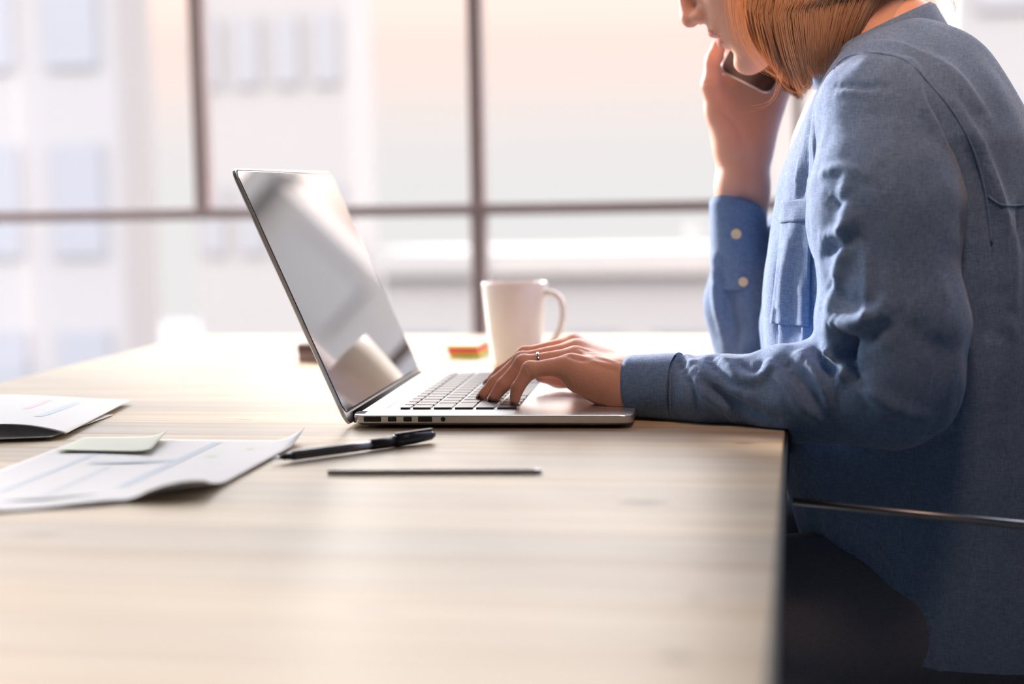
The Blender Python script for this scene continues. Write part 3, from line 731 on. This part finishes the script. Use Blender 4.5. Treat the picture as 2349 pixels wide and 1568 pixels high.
# --- near sleeve
def sleeve_n(Q):
    d = s_cone(Q, P(2020, 262, 1.432), P(2030, 480, 1.405), .0560, .0600)
    d = smin(d, s_cone(Q, P(2030, 480, 1.405), P(2052, 760, 1.385), .0600, .0585), .03)
    d = smin(d, s_cone(Q, P(2052, 760, 1.385), P(2062, 872, 1.375), .0585, .0520), .03)
    d = smin(d, s_cone(Q, P(2062, 885, 1.375), P(1830, 903, 1.388), .0520, .0390), .016)
    d = smin(d, s_cone(Q, P(1830, 903, 1.388), P(1640, 900, 1.410), .0390, .0325), .02)
    d = smin(d, s_cone(Q, P(1640, 900, 1.410), P(1500, 888, 1.427), .0325, .0272), .01)
    return d
xm = float(P(1525, 888, 1.42)[0])
V6, F6 = surf(sleeve_n, (xm, 1.29, .72), (.20, 1.50, 1.09), .0030)
V6 = relax(V6, F6, 2, .4); nn = normals(V6, F6)
fore = np.clip((.02 - V6[:, 0]) / .05, 0, 1)
V6 = V6 + nn * (fnoise(V6, (14, 14, 7), .0045) * (1 - fore) + fnoise(V6, (22, 30, 30), .0048, 5.) * (.25 + .75 * fore) + fnoise(V6, (70, 70, 34), .0016, 9.))[:, None]
V6[:, 2] = np.maximum(V6[:, 2], np.where(V6[:, 0] < TX1 + .004, .7512, -9))
V6 = creases(V6, F6, [
  ([(1572, 850), (1625, 908), (1685, 955), (1770, 985)], .0042, .0050), ([(1590, 845), (1640, 890), (1700, 930), (1780, 962)], -.0035, .0050),
  ([(1575, 818), (1600, 850), (1660, 890), (1720, 910)], .0030, .0055), ([(1560, 830), (1585, 880), (1600, 930)], -.0030, .0050),
  ([(1655, 822), (1685, 860), (1730, 872), (1765, 846)], .0035, .0050), ([(1630, 822), (1650, 852), (1668, 878)], -.0035, .0055), ([(1700, 828), (1725, 846), (1742, 832)], -.003, .004),
  ([(1765, 835), (1800, 880), (1840, 930), (1880, 960)], .0045, .0060), ([(1795, 825), (1835, 870), (1870, 915)], -.0040, .0060), ([(1835, 812), (1868, 850), (1890, 890), (1900, 930)], .0040, .0050),
  ([(1865, 806), (1895, 838), (1912, 872)], -.0050, .0050), ([(1890, 803), (1925, 826), (1940, 850), (1920, 870)], .0050, .0050), ([(1925, 800), (1950, 838), (1975, 880)], -.0060, .0055),
  ([(1930, 770), (1938, 800), (1925, 818)], -.010, .0080), ([(1905, 738), (1950, 748), (2005, 726), (2025, 700)], .0060, .0075), ([(1915, 768), (1970, 778), (2030, 752)], -.0050, .0065),
  ([(1895, 640), (1940, 690), (1990, 700)], -.0030, .0070), ([(1985, 590), (1990, 660), (1982, 760)], .0030, .0050), ([(1945, 410), (1942, 520), (1925, 620), (1905, 700)], .0040, .0070),
  ([(1895, 450), (1925, 470), (1950, 440)], -.0030, .0060), ([(1888, 545), (1925, 530), (1960, 500)], .0030, .0050), ([(1890, 585), (1930, 565), (1965, 545)], -.0030, .0050), ([(1885, 400), (1930, 385), (1985, 400)], .0025, .0050),
  ([(1920, 195), (1975, 200), (2030, 198)], -.0022, .0035), ([(1925, 212), (1980, 214)], .0018, .0035), ([(2090, 140), (2110, 230), (2160, 320)], .0030, .0060), ([(2120, 150), (2140, 240), (2185, 330)], -.003, .006),
  ([(1960, 860), (2040, 930), (2120, 960)], .0030, .0080), ([(2050, 700), (2120, 780), (2180, 800)], -.002, .010)], 1.8)
V6[:, 2] = np.maximum(V6[:, 2], np.where(V6[:, 0] < TX1 + .004, .7512, -9))
sl_n = pobj('sleeve', V6, F6, shirtm, shirt); sl_n.matrix_basis = Matrix.Identity(4)
# --- far sleeve
def sleeve_f(Q):
    d = s_cone(Q, P(2020, 262, 1.735), PR(1740, 770, .03), .056, .044)
    d = smin(d, s_cone(Q, PR(1722, 800, .03), PR(1700, 690, .015), .036, .0350), .03)
    d = smin(d, s_cone(Q, PR(1700, 690, .015), PR(1700, 590, .005), .0350, .0320), .02)
    return d
V7, F7 = surf(sleeve_f, (-.13, 1.62, .74), (.20, 1.86, 1.09), .0042)
V7 = relax(V7, F7, 2, .4); V7 = V7 + normals(V7, F7) * fnoise(V7, (34, 34, 13), .0060, 2.)[:, None]
V7[:, 2] = np.maximum(V7[:, 2], .7512)
V7 = creases(V7, F7, [([(1640, 600), (1650, 700), (1672, 790)], .005, .008), ([(1665, 640), (1672, 720), (1690, 790)], -.006, .008), ([(1690, 820), (1720, 780), (1750, 770)], .005, .008)])
pobj('sleeve', V7, F7, shirtm, shirt)
# --- cuffs
def cuff(c0, c1, r0, r1, n0, th_, seed):
    """open double walled cuff from opening c0 to c1; n0 = axis up to which the opening plane is tilted"""
    c0, c1 = np.array(c0), np.array(c1); ax = nz(c1 - c0); ref = np.array([0, 1., 0]); s = nz(ref - ax * (ref @ ax)); t = np.cross(ax, s)
    V = []; Fc = []; nu, nv = 64, 12
    def pt(v, a, dr):
        r = np.array(r0) * (1 - v) + np.array(r1) * v; wob = 1 + .035 * math.sin(2 * a + seed) + .02 * math.sin(5 * a + seed * 3) * (1 - v)
        p = c0 * (1 - v) + c1 * v + (r[0] + dr) * wob * math.cos(a) * s + (r[1] + dr) * wob * math.sin(a) * t
        off = (p - c0 - ax * ((p - c0) @ ax)) @ np.array(n0)
        return p + ax * off * (1 - v)
    rings = [(v, 0) for v in np.linspace(1, 0, nv)] + [(0, -th_ * .5), (.02, -th_)] + [(v, -th_) for v in np.linspace(.1, .9, 6)]
    for v, dr in rings:
        for k in range(nu): V.append(pt(v, 2 * math.pi * k / nu, dr))
    for i in range(len(rings) - 1):
        for k in range(nu): Fc.append((i * nu + k, i * nu + (k + 1) % nu, (i + 1) * nu + (k + 1) % nu, (i + 1) * nu + k))
    return V, Fc
V, Fc = cuff(P(1452, 888, 1.432), P(1556, 890, 1.421), (.0300, .0305), (.0315, .0330), (0, 0, -.12), .0022, 1.)
V = [np.array((v[0], v[1], max(v[2], .7512))) for v in V]
pobj('cuff', V, Fc, shirtm, shirt)
V, Fc = cuff(PR(1692, 478, -.002), PR(1700, 650, .008), (.0310, .0305), (.0345, .0330), (.25, .55, 0), .0022, 2.4)
pobj('cuff', V, Fc, shirtm, shirt)
bf = bvh_of(V, [tuple(f) for f in Fc])
def button(x, y, bvh, r, inward=0):
    h = hit(bvh, x, y)
    if not h: return
    p, n = h; n = n if n @ (CP - p) > 0 else -n
    q = Vector(n).to_track_quat('Z', 'Y').to_matrix(); VV, FF = lathe([(r * .75, 0), (r, .0004), (r, .0014), (r * .8, .0018), (r * .7, .0014)], 24)
    q = np.array(q); pobj('button', [p + n * .0003 + q @ np.array(v) for v in VV], FF, button_m, shirt)
button(1690, 536, bf, .0054); button(1705, 646, bf, .0050)
# --- conforming pieces on the shirt: pocket, yoke seam, stitched lines
b5 = bvh_of(V5, F5)
def patch(name, quad, nu, nv, off, m, th_=.0010):
    a, b, c, d = [np.array(q, float) for q in quad]; V = []; ok = True
    for i in range(nu + 1):
        for j in range(nv + 1):
            u, v = i / nu, j / nv; q = (a * (1 - u) + b * u) * (1 - v) + (d * (1 - u) + c * u) * v
            h = hit(b5, *q)
            if h is None or h[0][1] > 1.60: h = (None, None)
            V.append(None if h[0] is None else h[0] + (h[1] if h[1] @ (CP - h[0]) > 0 else -h[1]) * off)
    Fc = []; rm = {}
    for i in range(nu):
        for j in range(nv):
            A = [i * (nv + 1) + j, (i + 1) * (nv + 1) + j, (i + 1) * (nv + 1) + j + 1, i * (nv + 1) + j + 1]
            if all(V[k] is not None for k in A): Fc.append(A)
    used = sorted({k for f in Fc for k in f}); rm = {k: i for i, k in enumerate(used)}
    if not Fc: return None
    o = pobj(name, [V[k] for k in used], [[rm[k] for k in f] for f in Fc], m, shirt)
    md = o.modifiers.new('s', 'SOLIDIFY'); md.thickness = th_; return o
patch('pocket', [(1803, 462), (1866, 458), (1858, 748), (1770, 740)], 14, 44, .0018, shirtm)
patch('pocket_hem', [(1802, 460), (1867, 456), (1864, 505), (1796, 512)], 14, 8, .0030, shirtm)
def seam(pts, bvh, r, m, name='seam', off=.0002, n=60):
    out = []
    for p in spline(pts, n):
        h = hit(bvh, *p)
        if h: out.append(h[0] + (h[1] if h[1] @ (CP - h[0]) > 0 else -h[1]) * off)
    if len(out) > 5: out = np.array(out); out[1:-1] = (out[:-2] + out[1:-1] * 2 + out[2:]) / 4; V, Fc = tubev(out, r, 6); pobj(name, V, Fc, m, shirt)
b56 = bvh_of(np.concatenate([V5, V6]), np.concatenate([F5, F6 + len(V5)]))
seam([(1914, 158), (1930, 140), (1955, 127), (2010, 122), (2080, 140), (2130, 190), (2190, 262), (2235, 350), (2262, 450), (2275, 560)], b56, .0011, shirtm)
seam([(1557, 812), (1540, 850), (1536, 900), (1538, 955)], bvh_of(V6, F6), .0012, shirtm)
seam([(2268, 450), (2300, 470), (2349, 470)], b5, .0010, shirtm)
# --- collar
cf, cbk = P(1868, 212, 1.58), P(2176, 92, 1.58); cc = (cf + cbk) / 2; ax1 = nz(cbk - cf); nrm = nz(np.cross(ax1, (0, -1, 0)));
if nrm[2] < 0: nrm = -nrm
A_ = np.linalg.norm(cbk - cf) / 2; B_ = .070
V = []; Fc = []; nu = 72
prof = [(-.006, -.012), (-.008, .010), (-.010, .034), (-.008, .040), (-.004, .0405), (0, .036), (.004, .014), (.007, -.004), (.0055, -.005), (.001, .012)]
for i in range(nu):
    a = -math.pi * .93 + 2 * math.pi * .93 * i / (nu - 1)        # 0 = back, +-pi = front
    fr = max(0, (abs(a) - 2.1) / .85)
    for dr, h in prof:
        hh = h * (1 - .35 * min(1, abs(a) / 2.6)) - (.016 * fr ** 1.5 if dr >= 0 else 0)
        V.append(cc + ax1 * math.cos(a) * (A_ + dr) + np.array([0, 1, 0]) * math.sin(a) * (B_ + dr) + nrm * hh)
m_ = len(prof)
for i in range(nu - 1):
    for j in range(m_ - 1): Fc.append((i * m_ + j, i * m_ + j + 1, (i + 1) * m_ + j + 1, (i + 1) * m_ + j))
pobj('collar', V, Fc, shirtm, shirt)
# loose far front edge of the open shirt
pts = [(1757, 640), (1750, 700), (1744, 745), (1748, 790), (1750, 830)]
V = []; Fc = []
for i, (x, y) in enumerate(spline(pts, 16)):
    V += [P(x, y, 1.615), P(x + 6, y, 1.600), P(x + 40, y, 1.585)]
for i in range(15):
    for j in (0, 1): Fc.append((i * 3 + j, i * 3 + j + 1, i * 3 + j + 4, i * 3 + j + 3))
o = pobj('placket', V, Fc, shirtm, shirt); md = o.modifiers.new('s', 'SOLIDIFY'); md.thickness = .0012

# --- jeans and shoes
hip = np.array([.215, 1.58, .56])
def jeans(Q):
    q = Q.copy(); q[..., 1] = np.abs(Q[..., 1] - 1.58)
    d = s_ell(q, (.225, 0, .57), (.12, .145, .115))
    d = smin(d, s_cone(q, (.19, .09, .555), (-.21, .11, .555), .088, .066), .05)
    d = smin(d, s_cone(q, (-.21, .11, .555), (-.17, .115, .10), .064, .048), .03)
    return d
Vj, Fj = surf(jeans, (-.32, 1.34, .06), (.40, 1.82, .74), .010)
Vj = relax(Vj, Fj, 2, .4); Vj = Vj + normals(Vj, Fj) * fnoise(Vj, (14, 14, 14), .006)[:, None]
pobj('jeans', Vj, Fj, jeansm)
for s in (-1, 1):
    def shoe(Q):
        d = s_cone(Q, (-.155, 1.58 + s * .115, .045), (-.30, 1.58 + s * .12, .035), .044, .036); d = smin(d, s_cone(Q, (-.165, 1.58 + s * .115, .06), (-.165, 1.58 + s * .115, .10), .042, .042), .02)
        return smax(d, .002 - Q[..., 2], .004)
    Vs, Fs = surf(shoe, (-.36, 1.58 + s * .115 - .07, -.01), (-.09, 1.58 + s * .115 + .07, .13), .006); pobj('shoe', relax(Vs, Fs, 1), Fs, darkm)

# --- hair: a shaped shell with strands over it
GN = [
 [(1760, -330, 1.575), (1690, -190, 1.535), (1698, -60, 1.518), (1708, 10, 1.515), (1722, 70, 1.518), (1748, 120, 1.522)],
 [(1800, -365, 1.575), (1740, -180, 1.515), (1738, -60, 1.503), (1745, 40, 1.502), (1768, 125, 1.508), (1798, 186, 1.518)],
 [(1850, -380, 1.575), (1800, -190, 1.503), (1790, -60, 1.496), (1794, 50, 1.494), (1815, 145, 1.502), (1838, 208, 1.515)],
 [(1900, -370, 1.575), (1865, -190, 1.500), (1850, -60, 1.494), (1848, 30, 1.495), (1855, 110, 1.502), (1862, 172, 1.515)],
 [(1945, -340, 1.575), (1940, -190, 1.503), (1925, -80, 1.500), (1912, 10, 1.504), (1896, 100, 1.510), (1884, 172, 1.524)],
 [(1985, -310, 1.575), (2020, -190, 1.515), (2010, -90, 1.512), (1990, -10, 1.516), (1960, 65, 1.520), (1938, 135, 1.532)],
 [(2010, -290, 1.576), (2075, -190, 1.545), (2080, -100, 1.540), (2062, -30, 1.542), (2028, 30, 1.545), (1998, 88, 1.552)],
 [(2015, -285, 1.580), (2100, -190, 1.580), (2110, -100, 1.580), (2098, -40, 1.580), (2080, 10, 1.580), (2058, 50, 1.580)]]
def outside(p, r=(.1045, .0855, .0965), c=(-.008, 0, .045)):
    q = R3 @ (np.array(p) - HO) - np.array(c); e = np.linalg.norm(q / np.array(r))
    return np.array(p) if e >= 1 else HO + (np.array(c) + q / e) @ R3
GNw = [[P(*p) for p in g] for g in GN]
for k, g in enumerate(GNw):
    t = k / 7; root = outside(hw(.030 - .100 * t, -.004 * (1 - t), .135 - .035 * t)); side = outside(hw(.046 - .123 * t, -.062 * (1 - t) - .004, .108 - .055 * t)) 
    g[0] = root; g[1] = side; g[2] = outside(g[2])
mir = lambda p: np.array([p[0], 3.16 - p[1], p[2]])
GA = GNw + [[mir(p) for p in g] for g in GNw[-2::-1]]
GA = np.array(GA)                                     # guides x 6 x 3
def hairpt(s, t):                                     # s over guides 0..1, t along strand 0..1
    g = s * (len(GA) - 1); i = min(int(g), len(GA) - 2); u = g - i
    u = u * u * (3 - 2 * u) * .3 + u * .7
    c = GA[i] * (1 - u) + GA[i + 1] * u; k = t * 5; j = min(int(k), 4); v = k - j
    p0, p1, p2, p3 = c[max(j - 1, 0)], c[j], c[j + 1], c[min(j + 2, 5)]
    return outside(.5 * ((2 * p1) + (-p0 + p2) * v + (2 * p0 - 5 * p1 + 4 * p2 - p3) * v * v + (-p0 + 3 * p1 - 3 * p2 + p3) * v ** 3))
ns, ntt = 420, 34; V = []; Fc = []
axis_c = P(1880, -60, 1.58)
for i in range(ns + 1):
    for j in range(ntt + 1):
        s = i / ns; t = j / ntt * (.88 + .03 * math.sin(i * .37) + .025 * math.sin(i * .93)); p = hairpt(s, t)
        q = p + (axis_c - p) / np.linalg.norm(axis_c - p) * (.0045 + .0016 * math.sin(i * .83 + j * .07) + .0011 * math.sin(i * 2.1 + 1 - j * .05)); V.append(q)
for i in range(ns):
    for j in range(ntt): A = i * (ntt + 1) + j; Fc.append((A, A + 1, A + ntt + 2, A + ntt + 1))
hair = pobj('hair', V, Fc, hairm); md = hair.modifiers.new('s', 'SOLIDIFY'); md.thickness = .003
V = []; Fc = []
def strand(pts, r):
    o = len(V); n = len(pts)
    for i, p in enumerate(pts):
        d = pts[min(i + 1, n - 1)] - pts[max(i - 1, 0)]; d = d / (np.linalg.norm(d) + 1e-9)
        s = np.cross(d, (0, 1, 0)); s /= np.linalg.norm(s) + 1e-9; q = np.cross(d, s); rr = r * (1 - .75 * (i / (n - 1)) ** 2)
        for a in (0, 2.094, 4.189): V.append(p + rr * (math.cos(a) * s + math.sin(a) * q))
    for i in range(n - 1):
        for k in range(3): Fc.append((o + i * 3 + k, o + i * 3 + (k + 1) % 3, o + i * 3 + 3 + (k + 1) % 3, o + i * 3 + 3 + k))
clump = rng.uniform(0, 1, 150)
for k in range(5200):
    c = clump[rng.integers(150)]; s0 = np.clip(c + rng.normal(0, .012), 0, 1); s1 = np.clip(c + rng.normal(0, .006), 0, 1)
    L = rng.uniform(.90, 1.04) if rng.random() < .9 else rng.uniform(.7, 1.0); ph = rng.uniform(0, 6.28); am = rng.uniform(.0002, .0018); out = rng.uniform(-.001, .006)
    if s0 < .06 or s0 > .94: out += .001
    pts = []
    for t in np.linspace(rng.uniform(0, .10), L, 20):
        tt = min(t, 1); s = s0 + (s1 - s0) * t ** 1.5
        p = hairpt(np.clip(s, 0, 1), tt)
        if t > 1: p = p + (hairpt(s, 1) - hairpt(s, .95)) * (t - 1) / .05
        w = p - axis_c; w[2] *= .3; w /= np.linalg.norm(w) + 1e-9
        p = p + w * out * (1 - .5 * t) + np.array([math.sin(ph + 7 * t), math.cos(ph + 5 * t), 0]) * am * (.3 + t)
        pts.append(p)
    strand(pts, rng.uniform(.00020, .00050))
fly = [[(1700, -100), (1700, 0), (1716, 90), (1735, 150), (1775, 172)], [(1705, -80), (1704, 60), (1730, 140), (1790, 182)], [(1790, 100), (1788, 185), (1765, 235), (1720, 250)], [(1800, 120), (1822, 190), (1832, 214), (1850, 208)], [(1815, 130), (1840, 200), (1858, 190), (1852, 165)],
       [(1690, -100), (1692, 20), (1700, 110), (1708, 132)], [(1720, -120), (1672, -20), (1676, 60), (1690, 105)], [(1725, -120), (1684, -20), (1690, 70), (1722, 140)], [(1730, -120), (1695, 0), (1706, 80), (1745, 150)], [(1735, -120), (1705, 0), (1716, 90), (1760, 160)], [(1830, 60), (1850, 150), (1868, 176)], [(2150, -60), (2188, -15), (2194, 12), (2180, 34)], [(2130, -60), (2165, -10), (2188, 10), (2190, 30)], [(2100, -60), (2120, -8), (2150, 6)], [(2090, -50), (2108, 0), (2140, 12)], [(1760, 60), (1775, 140), (1800, 196), (1836, 214)]]
for f in fly:
    for k in range(9 if f[0][1] == -120 else 4):
        j = rng.normal(0, 4, 2); pts = spline([P(x + j[0], y + j[1], 1.505 + .0 * i if x < 2000 else 1.56) for i, (x, y) in enumerate(f)], 22); strand(list(pts), .00022)
pobj('hair_strands', V, Fc, hairm, hair, False)['kind'] = 'stuff'

# ------------------------------------------------------------------ phone
c0 = P(1706, 192, 1.655); vx = P(1770, 224, 1.655) - P(1640, 160, 1.655); vx = nz(vx); long_ = nz(np.cross((0, 1, 0), vx)); long_ = -long_ if long_[2] < 0 else long_
long_ = nz(long_ + np.array([0, .10, 0])); vn = nz(np.cross(vx, long_)); vn = -vn if vn[1] > 0 else vn
ph = empty('smartphone', tuple(c0)); tag(ph, 'dark smartphone with silver rim held to the ear', 'phone')
def phpart(nm, w, l0, l1, z0, z1, r, m, lev=None):
    bm = bmesh.new(); rprism(bm, -w / 2, w / 2, l0, l1, z0, z1, r, 8, round_to=lev)
    for v in bm.verts:
        q = vx * v.co.x + long_ * v.co.y + vn * v.co.z; v.co = Vector(q)
    bmesh.ops.recalc_face_normals(bm, faces=bm.faces)
    return bobj(nm, bm, m, ph)
phpart('frame', .0590, 0, .124, 0, 0, .009, steel, [(-.0034, .0006), (-.0028, 0), (.0028, 0), (.0034, .0006)])
phpart('screen', .0560, .0015, .1225, 0, 0, .008, phonem, [(.0034, 0), (.0039, .0004)])
phpart('back_cover', .0560, .0015, .1225, 0, 0, .008, phonem, [(-.0039, .0004), (-.0034, 0)])

# ------------------------------------------------------------------ chair
ch = empty('armchair', (.22, 1.58, 0)); tag(ch, 'dark armchair with a thin metal armrest that the person sits on', 'chair')
co = np.array(ch.location)
cpart = lambda nm, lo, hi, m, bev=.01: boxo(nm, np.array(lo) - co, np.array(hi) - co, m, ch, bev, 3)
cpart('seat', (.02, 1.33, .425), (.47, 1.83, .475), seatm, .02)
cpart('backrest', (.44, 1.34, .50), (.485, 1.82, .92), seatm, .015)
for x, y in ((.04, 1.335), (.04, 1.805), (.44, 1.335), (.44, 1.805)):
    tube('leg', [np.array((x, y, 0)) - co, np.array((x, y, .43)) - co], .011, darkm, ch)
a0 = P(1818, 1150, 1.285); a1 = P(2500, 1219, 1.285)
for yy in (0, .59):
    d_ = np.array([0, yy, 0])
    bm = bmesh.new(); 
    o = tube('armrest', [a0 + d_ - co, (a0 + a1) / 2 + d_ - co, a1 + d_ - co], .0034, mat('armrest_metal', (.30, .33, .37), .35, 1), ch, 12)
    if yy: tube('armrest_post', [a0 + d_ + (.006, 0, -.004) - co, np.array((a0[0] + .006, a0[1] + yy, .44)) - co, np.array((.04 + .03, 1.345 + (.45 if yy else 0), .44)) - co], .005, seatm, ch)
    tube('armrest_post', [a1 + d_ + (-.01, 0, -.004) - co, np.array((a1[0], a1[1] + yy, .44)) - co, np.array((a1[0], 1.345 + (.45 if yy else 0), .44)) - co], .008, darkm, ch)
for v in ((.045, 1.33, .44), ):
    pass
print('verts', sum(len(o.data.vertices) for o in S.objects if o.type == 'MESH'), 'keys', nkey)
